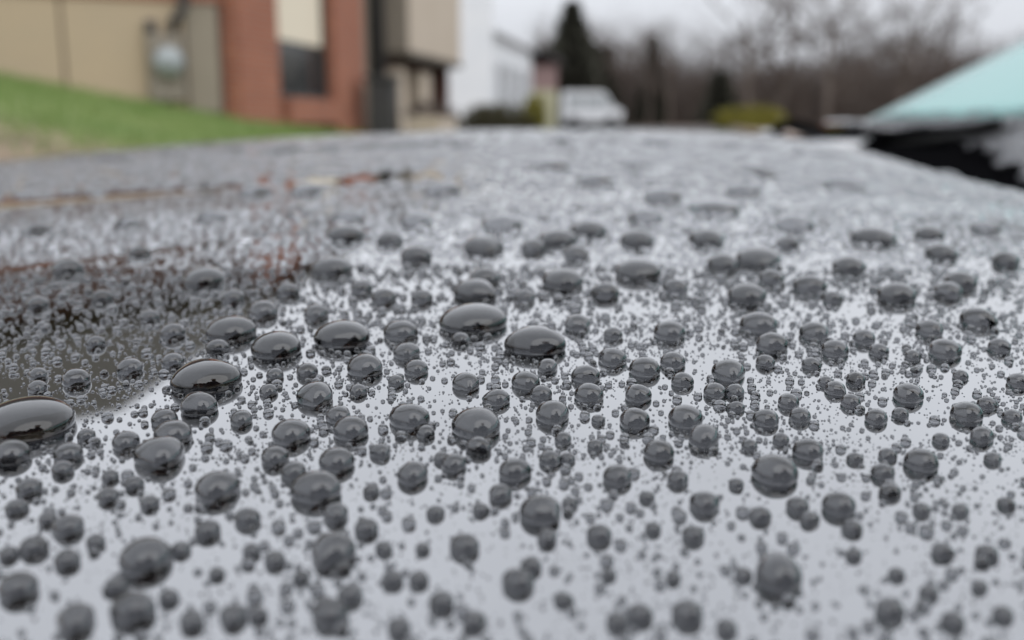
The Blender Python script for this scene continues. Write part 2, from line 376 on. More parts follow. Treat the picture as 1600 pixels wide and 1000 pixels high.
# wipers parked along the base of the windscreen: arm > blade
def wiper(pts, name='wiper'):
    a = MB().tube(pts, [.006, .006, .005, .004, .004], 8).build(name, M['black'], car, sm=True)
    b = MB()
    p0, p1 = Vector(pts[2]), Vector(pts[-1]); d = (p1 - p0)
    b.tube([p0 + d * t + Vector((.004, 0, -.006)) for t in (-.6, -.2, .3, .8, 1.3)], [.003, .006, .006, .005, .003], 6)
    b.build('wiper_blade', M['rubber'], a, sm=True)
    MB().lathe([(.004, -.012), (.016, -.010), (.018, 0), (.014, .007), (.004, .010)], 20, 'Z', pts[0]).build('wiper_pivot', M['chrome'], a, sm=True)
wiper([(.330, .96, CZ - .022), (.345, .93, CZ - .008), (.365, .90, CZ - .004), (.388, .87, CZ - .001), (.405, .84, CZ + .004)])
for i in range(26):      # crumpled rubber seal between bonnet and glass
    y = .60 + i * .017; g_ = glass_base(y)
    MB().tube([(g_ - .012, y - .011, float(glass_z(g_, y)) - .010), (g_ + rnd.uniform(-.004, .006), y, float(glass_z(g_, y)) + rnd.uniform(-.004, .004)), (g_ - .010, y + .011, float(glass_z(g_, y)) - .010)], [.006, rnd.uniform(.003, .007), .006], 6).build('seal', M['black'], car)
MB().prism([(.215, .86), (.300, .86), (.345, .985), (.41, 1.10), (.41, 1.235), (.20, 1.24)], CZ - .034, CZ - .010).build('cowl_corner', M['paint'], car, bevel=.006)
wiper([(.292, 1.14, CZ - .012), (.300, 1.12, CZ + .002), (.308, 1.09, CZ + .004), (.318, 1.06, CZ - .001), (.330, 1.02, CZ - .010)])
# rear corner of the far wing beside the bonnet, and the rest of the body
def wing(y0, y1, s):
    p = MB(); xs = np.linspace(-1.02, .42, 24)
    zt = lambda x: float(hood_z(min(x, .2), 1.26 if s > 0 else -.32)) - .001
    for a, b in zip(xs[:-1], xs[1:]):
        def low(x):
            r = math.hypot(x + .42, 0); return CZ - .72 + (math.sqrt(max(0, .36 ** 2 - (x + .42) ** 2)) if abs(x + .42) < .36 else 0)
        p.hexa([(a, y0, low(a)), (b, y0, low(b)), (b, y1, low(b)), (a, y1, low(a)), (a, y0, zt(a)), (b, y0, zt(b)), (b, y1, zt(b)), (a, y1, zt(a))])
    p.build('wing', M['body'], car, bevel=.004)
wing(1.285, 1.40, 1); wing(-.445, -.335, -1)
MB().box(-1.12, -1.0, -.43, 1.385, CZ - .80, CZ - .30).build('bumper', M['body'], car, bevel=.04)
MB().box(-1.04, -1.0, .10, .86, CZ - .46, CZ - .33).build('grille', M['black'], car, bevel=.005)
for y0 in (-.38, 1.02):
    MB().box(-1.06, -1.0, y0, y0 + .3, CZ - .50, CZ - .36).build('headlight', M['grey'], car, bevel=.02)
MB().prism([(1.165, -.27), (2.55, -.22), (2.55, 1.19), (1.165, 1.27)], float(glass_z(1.165, 0)) + .001, float(glass_z(1.165, 0)) + .045).build('roof', M['body'], car, bevel=.02)
for s, y0, y1 in ((1, 1.28, 1.40), (-1, -.445, -.33)):
    for x0, x1 in ((.425, 1.45), (1.455, 2.4)):
        d = MB().box(x0, x1, y0, y1, CZ - .72, CZ + .01).build('door', M['body'], car, bevel=.01)
        yy = y1 + .012 if s > 0 else y0 - .03
        MB().box(x1 - .22, x1 - .06, yy - .01, yy + .015, CZ - .14, CZ - .11).build('door_handle', M['chrome'], d, bevel=.004)
        wz = CZ + .38
        q = MB().hexa([(x0 + (.62 if x0 < 1 else .02), y0 + .02, CZ + .012), (x1 - .02, y0 + .02, CZ + .012), (x1 - .02, y1 - .03, CZ + .012), (x0 + (.62 if x0 < 1 else .02), y1 - .03, CZ + .012),
                   (x0 + (.74 if x0 < 1 else .02), y0 + .03, wz), (x1 - .02, y0 + .03, wz), (x1 - .02, y1 - .05, wz), (x0 + (.74 if x0 < 1 else .02), y1 - .05, wz)])
        q.build('side_window', M['dkglass'], d)
MB().box(2.405, 3.3, -.43, 1.385, CZ - .75, CZ - .02).build('rear_body', M['body'], car, bevel=.05)
MB().box(.43, 2.4, -.325, 1.275, CZ - .80, CZ - .70).build('floor_pan', M['black'], car)
for wx in (-.42, 2.62):
    for wy in (-.44, 1.22):
        t = MB().lathe([(.21, 0), (.31, .01), (.325, .04), (.325, .14), (.31, .17), (.21, .18)], 36, 'Y', (wx, wy, .33)).build('tyre', M['tyre'], car, sm=True)
        MB().lathe([(.03, .015), (.12, .03), (.19, .012), (.209, .02), (.209, .16), (.19, .168), (.12, .15), (.03, .165)], 30, 'Y', (wx, wy, .33)).build('rim', M['chrome'], t, sm=True)

# ------------------------------------------------------------------ rain beads
BEADS = "-44.8,88.1,4.29 -42.8,81.1,1.59 -31.6,99.5,3.51 -30.1,92.1,1.79 -4.8,120.8,4.21 -6.0,113.5,1.12 2.7,111.5,3.39 -19.9,114.3,3.24 -26.7,110.2,2.92 -33.8,117.1,2.93 -5.1,135.7,2.93 -4.0,144.2,2.35 7.4,142.2,3.06 18.9,148.5,3.48 -3.2,86.5,2.24 -2.9,82.0,1.11 -15.3,73.6,1.88 -12.3,64.1,1.54 -24.9,63.2,1.74 -23.5,57.1,1.31 -29.8,80.4,2.06 -23.1,73.9,1.71 -30.2,85.0,1.66 -32.3,88.9,1.19 -33.9,83.5,1.18 -19.7,84.8,1.71 -19.3,94.6,1.80 -14.5,85.7,1.61 -9.5,88.4,1.78 -8.0,76.4,1.30 -15.7,103.2,1.92 -13.3,116.2,1.99 -11.8,108.4,1.44 -10.2,102.7,1.29 -4.7,98.2,1.37 -1.4,93.7,1.19 1.4,98.4,1.44 2.9,95.2,1.08 3.8,103.4,1.17 3.8,89.5,1.62 7.7,100.5,1.40 7.6,94.8,1.45 8.0,119.7,1.65 11.0,106.1,1.55 12.0,115.6,1.14 14.1,102.6,1.64 12.4,94.8,1.33 11.3,88.1,1.42 17.5,105.2,1.39 18.8,116.1,1.91 16.0,88.4,1.60 16.9,83.9,1.47 17.5,99.0,1.12 22.8,101.6,1.76 20.2,95.8,1.15 22.3,96.0,0.96 30.3,119.6,2.20 29.9,111.6,1.84 27.6,105.3,1.05 23.5,88.4,1.19 32.1,133.8,2.63 21.3,76.7,1.82 25.3,81.2,1.31 24.7,71.0,1.26 17.5,61.0,1.65 36.2,116.4,1.77 36.5,109.6,1.52 32.4,104.7,0.97 41.5,114.5,1.36 41.5,109.7,1.09 35.6,99.8,1.00 32.5,96.8,1.03 32.3,99.1,0.79 32.9,93.2,1.00 33.9,89.0,1.07 39.2,95.1,1.46 53.2,135.5,2.66 50.8,118.3,1.64 49.0,109.8,1.82 42.8,90.1,1.45 41.8,84.8,1.08 59.0,123.7,2.11 56.3,112.1,1.26 52.4,99.7,1.13 34.1,79.0,1.39 30.2,77.0,0.94 29.5,73.5,0.80 31.9,80.6,0.76 26.9,89.3,1.02 26.8,93.0,1.06 52.4,153.3,2.59 42.5,140.1,2.29 65.8,180.1,4.19 54.6,192.4,3.73 39.6,158.3,3.60 33.1,154.2,2.51 34.7,175.6,3.41 22.1,174.1,3.16 42.9,211.8,5.45 34.9,231.2,4.75 26.8,198.3,3.20 14.2,183.6,3.32 7.9,174.0,3.49 3.6,167.1,2.17 10.5,161.7,2.10 -1.8,190.5,3.94 -4.9,168.2,3.60 -30.3,179.9,3.72 -32.8,199.4,3.21 -18.8,194.6,3.14 -27.6,151.3,3.25 -15.6,160.4,2.60 -45.4,145.1,3.31 -69.8,154.8,2.52 -63.7,248.3,3.98 -32.2,126.4,1.99 -25.1,125.1,1.64 -33.7,111.0,1.25 -41.1,104.0,1.38 -45.5,100.5,1.47 -25.1,88.7,1.07 -16.2,89.3,1.20 -20.0,79.9,1.19 -17.8,77.1,1.05 -14.6,78.9,1.49 -11.2,81.1,0.88 -13.1,69.7,1.00 -10.5,67.5,0.88 -19.5,69.1,0.95 -18.0,64.4,0.66 -16.1,63.1,0.74 -21.9,67.3,0.92 -23.0,64.7,0.67 -21.8,58.6,0.65 -32.2,68.0,1.07 -33.4,65.1,0.94 -38.2,74.6,0.96 -37.6,71.3,0.78 -30.3,63.3,0.87 -31.9,59.7,1.24 -37.9,81.1,1.20 -37.1,78.1,0.90 -31.3,73.0,0.84 -32.6,76.7,0.68 -30.1,75.2,0.77 -27.7,71.8,0.73 -25.7,60.0,0.71 -26.6,56.0,1.17 -19.5,55.9,0.78 -17.1,56.4,0.87 -15.6,56.6,0.59 -11.2,56.5,1.10 -10.3,58.7,0.82 -7.8,60.6,0.71 -6.1,60.6,0.67 -3.3,64.9,1.03 -4.8,78.5,1.06 0.2,77.0,1.30 -0.9,73.0,0.94 2.1,69.9,1.53 2.5,66.1,0.77 1.3,62.3,0.73 0.4,60.2,1.04 3.2,79.5,0.91 8.5,76.0,1.19 12.5,80.8,1.31 13.3,75.7,0.87 14.6,71.3,1.12 12.9,66.5,0.82 6.2,66.5,0.91 18.4,69.5,0.81 21.6,71.0,0.87 21.9,69.0,0.71 24.6,67.7,0.74 29.7,64.3,0.75 23.4,57.0,0.91 23.5,63.9,0.57 32.7,64.1,0.75 30.3,56.7,0.63 26.9,55.9,0.70 7.9,56.5,0.79 6.4,55.8,0.70 10.8,56.5,0.99 10.6,60.9,0.55 -4.4,57.9,0.81 -2.3,55.8,0.74 -6.8,55.1,0.73 12.9,55.1,0.66 28.9,79.9,0.65 72.4,166.4,2.70 81.4,162.7,2.33 66.1,144.6,2.36 88.8,266.8,5.13 71.3,293.7,5.60 36.7,303.1,4.45 11.6,302.1,5.60 21.8,262.4,5.04 48.0,172.2,2.01 77.9,185.3,2.76 93.8,196.3,2.92 56.5,245.0,4.40 23.1,138.4,1.81 12.9,135.7,1.95 38.2,144.7,1.89 43.7,133.5,1.31 61.5,138.3,1.99 -21.5,174.5,2.26 -50.5,246.0,3.94 -17.1,242.6,4.36 -62.6,206.9,2.93 -77.9,201.2,2.60 -94.0,196.7,2.54 -62.7,166.5,1.94 -56.7,135.3,1.51 -64.3,132.5,1.48 -40.9,117.2,1.54 -46.3,124.7,1.23 -31.4,137.2,1.61 -38.2,134.0,1.58 -17.4,133.1,1.74 -21.3,138.7,1.54 -12.2,133.0,1.48 1.7,132.9,1.48 -48.8,113.7,1.13 -50.3,102.4,1.02 -48.5,98.3,0.98 -37.2,106.0,1.26 -24.9,101.3,0.94 -21.7,102.2,1.15 -24.4,96.4,0.90 -15.4,96.2,0.90 -11.9,99.0,0.86 -7.7,85.3,0.86 -5.9,79.8,0.70 4.5,83.9,0.79 8.0,88.4,0.65 4.7,79.8,0.65 7.2,82.4,0.72 20.6,82.5,0.72 21.5,91.7,0.74 23.7,83.9,0.73 36.6,90.2,0.79 46.0,93.0,0.93 46.9,89.7,0.90 37.9,84.1,0.74 40.6,80.1,0.70 47.2,101.5,0.81 44.7,108.0,0.93 -5.7,70.0,0.67 -2.4,70.5,0.63 -11.0,73.7,0.65 4.4,71.5,0.63 10.4,72.6,0.59 10.2,67.5,0.60 17.8,74.9,0.61 30.8,70.6,0.67 33.7,70.6,0.63 37.7,71.7,0.64 25.5,61.4,0.55 26.7,59.1,0.62 30.3,59.9,0.54 15.3,61.3,0.59 6.4,61.3,0.51 3.2,58.3,0.57 -8.9,64.7,0.62 -6.2,64.7,0.53 -13.9,61.0,0.55 -19.6,61.5,0.55 -29.4,65.9,0.68 -34.8,64.3,0.66 -34.4,69.4,0.66 -38.1,85.3,0.80"
HB = [tuple(map(float, s.split(','))) for s in BEADS.split()]      # x, y, radius in millimetres on the bonnet
TH = R(TILT); FP = 1550.0
def project(x, y, z):
    dz = z - CZ; dep = y * math.cos(TH) - dz * math.sin(TH)
    return 800 + FP * x / dep, 500 - FP * (y * math.sin(TH) + dz * math.cos(TH)) / dep, dep
class Grid:
    def __init__(s, c): s.c = c; s.g = {}
    def cells(s, x, y, r):
        c = s.c
        for i in range(int(math.floor((x - r) / c)), int(math.floor((x + r) / c)) + 1):
            for j in range(int(math.floor((y - r) / c)), int(math.floor((y + r) / c)) + 1): yield (i, j)
    def ok(s, x, y, r, k):
        for q in s.cells(x, y, r):
            for (a, b, c) in s.g.get(q, ()):
                if (a - x) ** 2 + (b - y) ** 2 < ((c + r) * k) ** 2: return False
        return True
    def add(s, x, y, r):
        for q in s.cells(x, y, r): s.g.setdefault(q, []).append((x, y, r))
grid = Grid(.0022)
big = []
for x, y, r in HB:
    x, y, r = x / 1000, y / 1000, r / 1000
    big.append((x, y, r)); grid.add(x, y, r)
def near_crease(x, y):
    if x > -.02: return False
    yl = .156 + (x + .081) * .60; yu = .238 + (x + .123) * .345
    return (x < -.05 and 0 < y - yl < .006) or (x < -.02 and -.003 < y - yu < .024)
small = []
def patch(x, y, s):
    return .5 + .25 * (math.sin(x * 310 / s + 1.3 * math.sin(y * 190 / s)) + math.sin(y * 270 / s + 2 + 1.5 * math.sin(x * 230 / s + .7)))
def scatter(y0, y1, n, r0, r1, pw, k, xl=1.0):
    """n tries of beads of radius r0..r1 (power law) in the band y0..y1 of the bonnet"""
    ys = np.sqrt(rng.uniform(y0 ** 2, y1 ** 2, n)); xs = rng.uniform(-.60, .60, n) * ys * xl
    u = rng.random(n); rs = (r0 ** (1 - pw) + u * (r1 ** (1 - pw) - r0 ** (1 - pw))) ** (1 / (1 - pw))
    o = np.argsort(-rs)
    for i in o:
        x, y, r = float(xs[i]), float(ys[i]), float(rs[i])
        if x > hood_edge(y) + .001 - r or near_crease(x, y): continue
        if r < .0009 and not (x < -.03 and y > .16) and rng.random() > .25 + 1.1 * patch(x, y, 1 + y * 2): continue
        if x < -.17 * y - .004 and .085 < y < .165 and (r > .00075 or rng.random() < .35): continue
        if grid.ok(x, y, r, k): grid.add(x, y, r); small.append((x, y, r))
scatter(.040, .085, 9000, .00005, .00055, 2.3, 1.02)
scatter(.080, .125, 17000, .000065, .0006, 2.4, 1.04)
scatter(.120, .170, 16000, .0001, .0008, 2.4, 1.04)
scatter(.165, .250, 19000, .0002, .0012, 2.3, 1.0)
scatter(.245, .400, 12000, .00045, .0030, 2.0, 1.02)
scatter(.395, .700, 11000, .0009, .0055, 1.9, 1.0)
# the dark, finely beaded part on the left
n0 = len(small)
def scatter_left(n, r0, r1):
    ys = rng.uniform(.09, .20, n); xs = -rng.uniform(.18, .60, n) * ys
    rs = r0 + (r1 - r0) * rng.random(n) ** 2
    for x, y, r in sorted(zip(xs, ys, rs), key=lambda q: -q[2]):
        x, y, r = float(x), float(y), float(r)
        if not near_crease(x, y) and grid.ok(x, y, r, .97): grid.add(x, y, r); small.append((x, y, r))
scatter_left(2300, .00012, .00045)

def dome(n, m, tmax=108):
    """unit bead: rings from the crown to the foot, closed below; returns V (unit radius, height by c), F"""
    T = np.linspace(0, R(tmax), m + 1)[1:]; P = np.arange(n) * 2 * math.pi / n
    V = [(0, 0, 1.0)]
    for k, t in enumerate(T):
        for p in P + (k % 2) * math.pi / n: V.append((math.sin(t) * math.cos(p), math.sin(t) * math.sin(p), math.cos(t)))
    F = []
    for i in range(n): F.append((0, 1 + i, 1 + (i + 1) % n))
    for k in range(m - 1):
        a, b = 1 + k * n, 1 + (k + 1) * n
        for i in range(n):
            j = (i + 1) % n
            if k % 2 == 0: F.append((a + i, b + i, a + j)); F.append((a + j, b + i, b + j))
            else: F.append((a + i, b + i, b + j)); F.append((a + i, b + j, a + j))
    b = 1 + (m - 1) * n; V.append((0, 0, math.cos(T[-1]) - .04)); c = len(V) - 1
    for i in range(n): F.append((c, b + (i + 1) % n, b + i))
    V = np.array(V); V[:, 2] -= math.cos(T[-1])     # foot at 0
    return V, np.array(F)
def bead_c(r):
    """vertical semi-axis: small beads stand nearly round, big ones sag"""
    return r * .92 / (1 + 1.0 * (r / .0030) ** 2) ** .6
def frame_of(nrm):
    q = Vector((0, 0, 1)).rotation_difference(Vector(nrm)); return np.array(q.to_matrix())
D_BIG = dome(48, 22); D_MED = dome(32, 14)
bead_objs = []
def single_bead(x, y, r, detail):
    V, F = D_BIG if detail else D_MED
    V = V.copy(); ang = np.arctan2(V[:, 1], V[:, 0]); s = np.linalg.norm(V[:, :2], axis=1)
    e2, e3, e5 = rng.normal(0, .045), rng.normal(0, .03), rng.normal(0, .014)
    a2, a3, a5 = rng.uniform(0, 6.3, 3)
    w = 1 + e2 * np.cos(2 * (ang - a2)) + e3 * np.cos(3 * (ang - a3)) + e5 * np.cos(5 * (ang - a5))
    if rng.random() < .18:      # a bead that has swallowed a neighbour: one drawn-out lobe
        a = rng.uniform(-2.4, -.7) if rng.random() < .7 else rng.uniform(0, 6.3); w = w + rng.uniform(.12, .34) * np.exp(-((np.angle(np.exp(1j * (ang - a)))) / .38) ** 2) * np.clip(1.35 - V[:, 2], 0, 1)
    V[:, 0] *= w; V[:, 1] *= w
    V *= np.array([r, r, bead_c(r)])
    Rm = frame_of(hood_n(x, y, .003)); V = V @ Rm.T
    me = mesh_np('water_bead', V, F)
    o = link('water_bead', me, M['far_water' if y > .19 else 'water' if r > .0023 else 'dimmed_water']); o.location = (x, y, float(hood_z(x, y)) - .00004)
    return o
# the 300 that show largest are things of their own
cand = []
for (x, y, r) in small:
    u, v, d = project(x, y, float(hood_z(x, y)))
    if -20 < u < 1620 and 200 < v < 1010: cand.append((FP * r / d * 2, x, y, r))
cand.sort(reverse=True); extra = cand[:max(0, 300 - len(big))]; ex = {(c[1], c[2]) for c in extra}
small = [s for s in small if (s[0], s[1]) not in ex]
inds = []
for x, y, r in big + [(c[1], c[2], c[3]) for c in extra]:
    u, v, d = project(x, y, float(hood_z(x, y))); w = 2 * FP * r / d
    o = single_bead(x, y, r, w > 55); inds.append([o, u, v, w, r])
# --- labels: each bead told from its neighbours by size, and by where it sits from a landmark bead
LM = [(740, 508, 'the wide oval bead in mid picture'), (322, 600, 'the widest bead by the dark reflection'),
      (42, 668, 'the huge flattened bead at the left edge'), (1215, 905, 'the big blurred bead at lower right'), (1210, 745, 'the round bead right of centre'),
      (228, 880, 'the big dark bead at lower left'), (521, 868, 'the lower dark bead left of centre'), (494, 772, 'the upper dark bead left of centre'),
      (844, 805, 'the large round bead below centre'), (745, 672, 'the bead with a small one at its foot'), (1166, 468, 'the oval bead right of the middle'),
      (1400, 466, 'the oval bead at middle right'), (1365, 375, 'the flat far bead at upper right'), (320, 442, 'the flat far bead by the dark reflection'),
      (540, 372, 'the bright-rimmed far bead at upper left'), (785, 355, 'the flat far bead above the middle'), (1438, 727, 'the round bead near the right edge'),
      (1115, 330, 'the widest far bead at upper right'), (1100, 690, 'the lower of a touching pair at right'), (536, 533, 'the big oval bead left of the middle')]
lm = []
for (a, b, ph) in LM:
    k = min(inds, key=lambda q: (q[1] - a) ** 2 + (q[2] - b) ** 2 - q[3] * 4); lm.append((k, ph))
used = {}
lmset = {id(k[0]): ph for k, ph in lm}
def size_word(w, r): return 'large' if w > 66 else 'medium' if w > 46 else 'small' if w > 32 else 'tiny'
def dirw(dx, dy):
    a = (math.degrees(math.atan2(-dy, dx)) + 360) % 360
    return ['right of', 'above and right of', 'above', 'above and left of', 'left of', 'below and left of', 'below', 'below and right of'][int((a + 22.5) // 45) % 8]
for q in sorted(inds, key=lambda q: -q[3]):
    o, u, v, w, r = q
    if id(o) in lmset:
        lab = lmset[id(o)].replace('the ', '', 1).replace('bead', 'water bead', 1)
        if 'bead' not in lab: lab = 'clear water bead, ' + lab
        lab += ' on the bonnet'
        used.setdefault(lab, []).append(o); continue
    lab = None
    opts = sorted(lm, key=lambda k: (k[0][1] - u) ** 2 + ((k[0][2] - v) * 1.3) ** 2)
    for k, ph in opts[:4]:
        dx, dy = u - k[1], v - k[2]; d = math.hypot(dx, dy) / max(k[3], w)
        dist = 'touching, just' if d < .75 else 'just' if d < 1.6 else 'a little' if d < 3 else 'well'
        c = f'{size_word(w, r)} water bead {dist} {dirw(dx, dy)} {ph}'
        if c not in used: lab = c; break
    lab = lab or c
    used.setdefault(lab, []).append(o)
print('\n'.join(list(used)[:14] + list(used)[-14:]), max(len(k.split()) for k in used), sum(len(v) > 1 for v in used.values()))
for lab, os_ in used.items():
    for o in os_:
        tag(o, ' '.join(lab.split()[:16]), 'water bead', 'rain beads on the black bonnet')

def bead_cloud(pts, levels, zf, nf, name, parent=None, wm='half_dimmed_water', flat=1.0):
    """all the beads too small to pick out, joined"""
    Vs, Fs, off = [], [], 0
    pts = np.array(pts); nr = nf(pts[:, 0], pts[:, 1]); zz = zf(pts[:, 0], pts[:, 1])
    _, _, _ = 0, 0, 0
    dep = pts[:, 1] * math.cos(TH) - (zz - CZ) * math.sin(TH); w = 2 * FP * pts[:, 2] / np.maximum(dep, .02)
    LV = levels
    for lo, hi, n, m in levels:
        s = np.where((w >= lo) & (w < hi))[0]
        if not len(s): continue
        V, F = dome(n, m); k = len(s); r = pts[s, 2]
        ang = np.arctan2(V[:, 1], V[:, 0])[None]
        W_ = 1 + rng.normal(0, .05, (k, 1)) * np.cos(2 * (ang - rng.uniform(0, 6.3, (k, 1)))) + rng.normal(0, .035, (k, 1)) * np.cos(3 * (ang - rng.uniform(0, 6.3, (k, 1))))
        c = flat * r * .92 / (1 + 1.0 * (r / .0030) ** 2) ** .6
        A = np.repeat(V[None], k, 0); A[:, :, 0] *= W_ * r[:, None]; A[:, :, 1] *= W_ * r[:, None]; A[:, :, 2] *= c[:, None]
        nz = nr[s]      # tilt with the surface (shear form, slopes are small)
        t1 = np.stack([np.ones(k), np.zeros(k), -nz[:, 0] / nz[:, 2]], -1); t2 = np.stack([np.zeros(k), np.ones(k), -nz[:, 1] / nz[:, 2]], -1)
        B = A[:, :, :1] * t1[:, None] + A[:, :, 1:2] * t2[:, None] + A[:, :, 2:] * nz[:, None]
        B += np.stack([pts[s, 0], pts[s, 1], zz[s] - .00002], -1)[:, None]
        Vs.append(B.reshape(-1, 3)); Fs.append((F[None] + (np.arange(k) * len(V))[:, None, None] + off).reshape(-1, 3)); off += k * len(V)
    me = mesh_np(name, np.concatenate(Vs), np.concatenate(Fs))
    o = link(name, me, M[wm], parent); tag(o, kind='stuff'); print(name, len(pts), 'beads', len(me.polygons), 'tris')
    return o
near_ = [s for s in small if s[1] < .155]; mid_ = [s for s in small if .155 <= s[1] < .22]; far_ = [s for s in small if s[1] >= .22]
o = bead_cloud(far_, [(18, 1e9, 20, 8), (9, 18, 12, 5), (0, 9, 9, 4)], hood_z, hood_n, 'fine_water_beads', None, 'shine_tint_water', .42)  # flattened and pale-tinted so the far beads carry the sky's shine
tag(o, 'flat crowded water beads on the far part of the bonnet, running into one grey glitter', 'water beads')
o = bead_cloud(mid_, [(18, 1e9, 20, 8), (9, 18, 14, 6), (0, 9, 9, 4)], hood_z, hood_n, 'fine_water_beads', None, 'shine_tint_water', .7)
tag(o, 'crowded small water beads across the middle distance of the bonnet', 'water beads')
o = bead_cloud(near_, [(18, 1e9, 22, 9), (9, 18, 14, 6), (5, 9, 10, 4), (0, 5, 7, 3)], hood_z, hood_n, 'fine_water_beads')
tag(o, 'countless fine water beads scattered between the big ones on the near part of the bonnet', 'water beads')
# beads on the lower border of the windscreen and on the seal
gp = []
gg = Grid(.004)
for i in range(9000):
    y = rng.uniform(.35, 1.2); x = rng.uniform(glass_base(y) + .002, .445) ; r = .0007 + .0022 * rng.random() ** 2.5
    if x > .436 and rng.random() < .7: continue
    if gg.ok(x, y, r, 1.0): gg.add(x, y, r); gp.append((x, y, r))
def gn(x, y):
    v = np.zeros((len(x), 3)); v[:, 0] = -.52; v[:, 2] = 1; return v / np.linalg.norm(v, axis=1, keepdims=True)
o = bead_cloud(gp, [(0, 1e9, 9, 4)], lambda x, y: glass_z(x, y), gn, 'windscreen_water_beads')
tag(o, 'fine water beads crowded along the grey lower border of the windscreen', 'water beads')

# ------------------------------------------------------------------ house one (brick and beige)
A = Frame(-3.38, 12, 180 + 65, -1); Bf = Frame(-3.38, 12, 12, 1)       # left wing wall; long wall running away
zc = CZ
def gz(f, t, o): p = f.P(t, o, 0); return float(ground_z(p[0], p[1]))
h1 = empty('brick_house', (-5, 14, 1.2), 'red brick house with beige panels, a cream-blinded window and an overhanging box', 'house')
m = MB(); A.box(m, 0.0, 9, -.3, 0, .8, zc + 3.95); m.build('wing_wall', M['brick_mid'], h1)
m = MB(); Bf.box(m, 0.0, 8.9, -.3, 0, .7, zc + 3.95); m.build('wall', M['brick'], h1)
for t0, t1, mm in ((.62, 1.0, 'taupe'), (.0, .0, None)):
    if mm: pass
for k, (t0, t1, mm) in enumerate(((.06, .42, 'taupe'), (.45, 1.70, 'beige'), (1.73, 2.9, 'beige'), (2.93, 4.2, 'beige'), (4.23, 5.6, 'beige'))):
    m = MB(); A.box(m, t0, t1, .01, .06, zc + .17 + .155 * t0, zc + 1.41); m.build('beige_panel', M[mm], h1)
m = MB(); A.box(m, .02, 5.7, .01, .09, zc + 1.412, zc + 1.50); m.build('brick_ledge', M['brick'], h1)
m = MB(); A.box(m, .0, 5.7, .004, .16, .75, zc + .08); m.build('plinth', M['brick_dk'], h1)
# long wall: column, window with blind, column
m = MB(); Bf.box(m, .0, 1.08, .01, .20, .8, zc + 3.9); m.build('brick_column', M['brick'], h1)
m = MB(); Bf.box(m, 2.92, 4.1, .01, .22, .7, zc + 3.9); m.build('brick_column', M['brick'], h1)
m = MB(); Bf.box(m, 1.12, 2.88, .004, .02, zc + .42, zc + 3.2); win = m.build('window', M['dkglass'], h1)
m = MB(); Bf.box(m, 1.17, 2.84, .03, .05, zc + 1.14, zc + 3.1); m.build('blind', M['cream'], win)
m = MB()
for a, b, c, d in ((1.10, 1.15, .46, 3.2), (2.85, 2.90, .46, 3.2), (1.10, 2.9, .40, .46), (1.10, 2.9, 3.2, 3.26)): Bf.box(m, a, b, .024, .09, zc + c, zc + d)
m.build('window_frame', M['dark'], win)
m = MB(); Bf.box(m, 1.2, 2.95, .01, .28, zc + .06, zc + .39); m.build('window_sill', M['brick'], win)
m = MB(); Bf.box(m, 4.12, 5.4, .01, .10, .7, zc + 3.9); m.build('recess_wall', M['side'], h1)
m = MB().tube([Bf.P(4.75, .22, .95), Bf.P(4.75, .22, zc + 3.6), Bf.P(4.75, .4, zc + 3.9)], .13, 10); m.build('downpipe', M['dark'], h1, sm=True)
m = MB(); Bf.box(m, 5.42, 8.8, .01, .53, zc + 1.28, zc + 3.93); m.build('overhanging_box', M['stone'], h1)
m = MB(); Bf.box(m, 5.39, 5.418, .01, .54, zc + 1.27, zc + 3.93); m.build('box_shaded_end', M['side'], h1)  # darker siding colour paints the shade on the box's end face
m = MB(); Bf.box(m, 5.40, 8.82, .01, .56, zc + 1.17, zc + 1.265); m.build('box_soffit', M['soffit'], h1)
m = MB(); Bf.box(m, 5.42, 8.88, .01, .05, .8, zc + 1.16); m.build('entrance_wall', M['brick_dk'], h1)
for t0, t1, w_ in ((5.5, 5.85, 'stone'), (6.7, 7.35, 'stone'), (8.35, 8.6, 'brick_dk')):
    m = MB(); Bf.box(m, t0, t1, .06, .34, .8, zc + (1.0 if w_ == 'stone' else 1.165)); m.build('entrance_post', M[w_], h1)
m = MB(); Bf.box(m, 6.02, 6.5, .055, .10, .9, zc + 1.0); d_ = m.build('door', M['dark'], h1)
m = MB(); Bf.box(m, 6.08, 6.14, .105, .15, zc + .45, zc + .55); m.build('door_handle', M['grey'], d_)
# roof: slabs from the eaves up to the ridge, then down behind
def slab(pts, th, name, m_, parent):
    b = MB(); top = pts; bot = [(p[0], p[1], p[2] - th) for p in pts]; n = len(pts)
    b.poly(top); b.poly(bot[::-1])
    for i in range(n): j = (i + 1) % n; b.poly([top[i], bot[i], bot[j], top[j]])
    return b.build(name, m_, parent)
EZ, RZ = zc + 3.9, zc + 6.2
E0, E1, E2 = (-12.0, 7.4, EZ), (-3.05, 11.55, EZ), (-.72, 22.6, EZ)
R0, R1, R2 = (-14.0, 9.4, RZ), (-5.9, 13.2, RZ), (-3.5, 24.5, RZ)
slab([E0, E1, R1, R0], .14, 'roof', M['roof'], h1); slab([E1, E2, R2, R1], .14, 'roof', M['roof'], h1)
slab([R0, R1, (-8.5, 18.0, EZ), (-16.0, 14.0, EZ)], .14, 'roof', M['roof'], h1); slab([R1, R2, (-6.8, 26, EZ), (-8.5, 18.0, EZ)], .14, 'roof', M['roof'], h1)
slab([(-11.9, 7.5, EZ - .15), (-3.1, 11.6, EZ - .15), (-3.5, 12.3, EZ - .15), (-12.3, 8.3, EZ - .15)], .04, 'soffit', M['soffit'], h1)
m = MB(); m.box(-8.2, -7.5, 15.5, 16.2, EZ + 1.0, RZ + .5); m.build('chimney', M['brick'], h1)
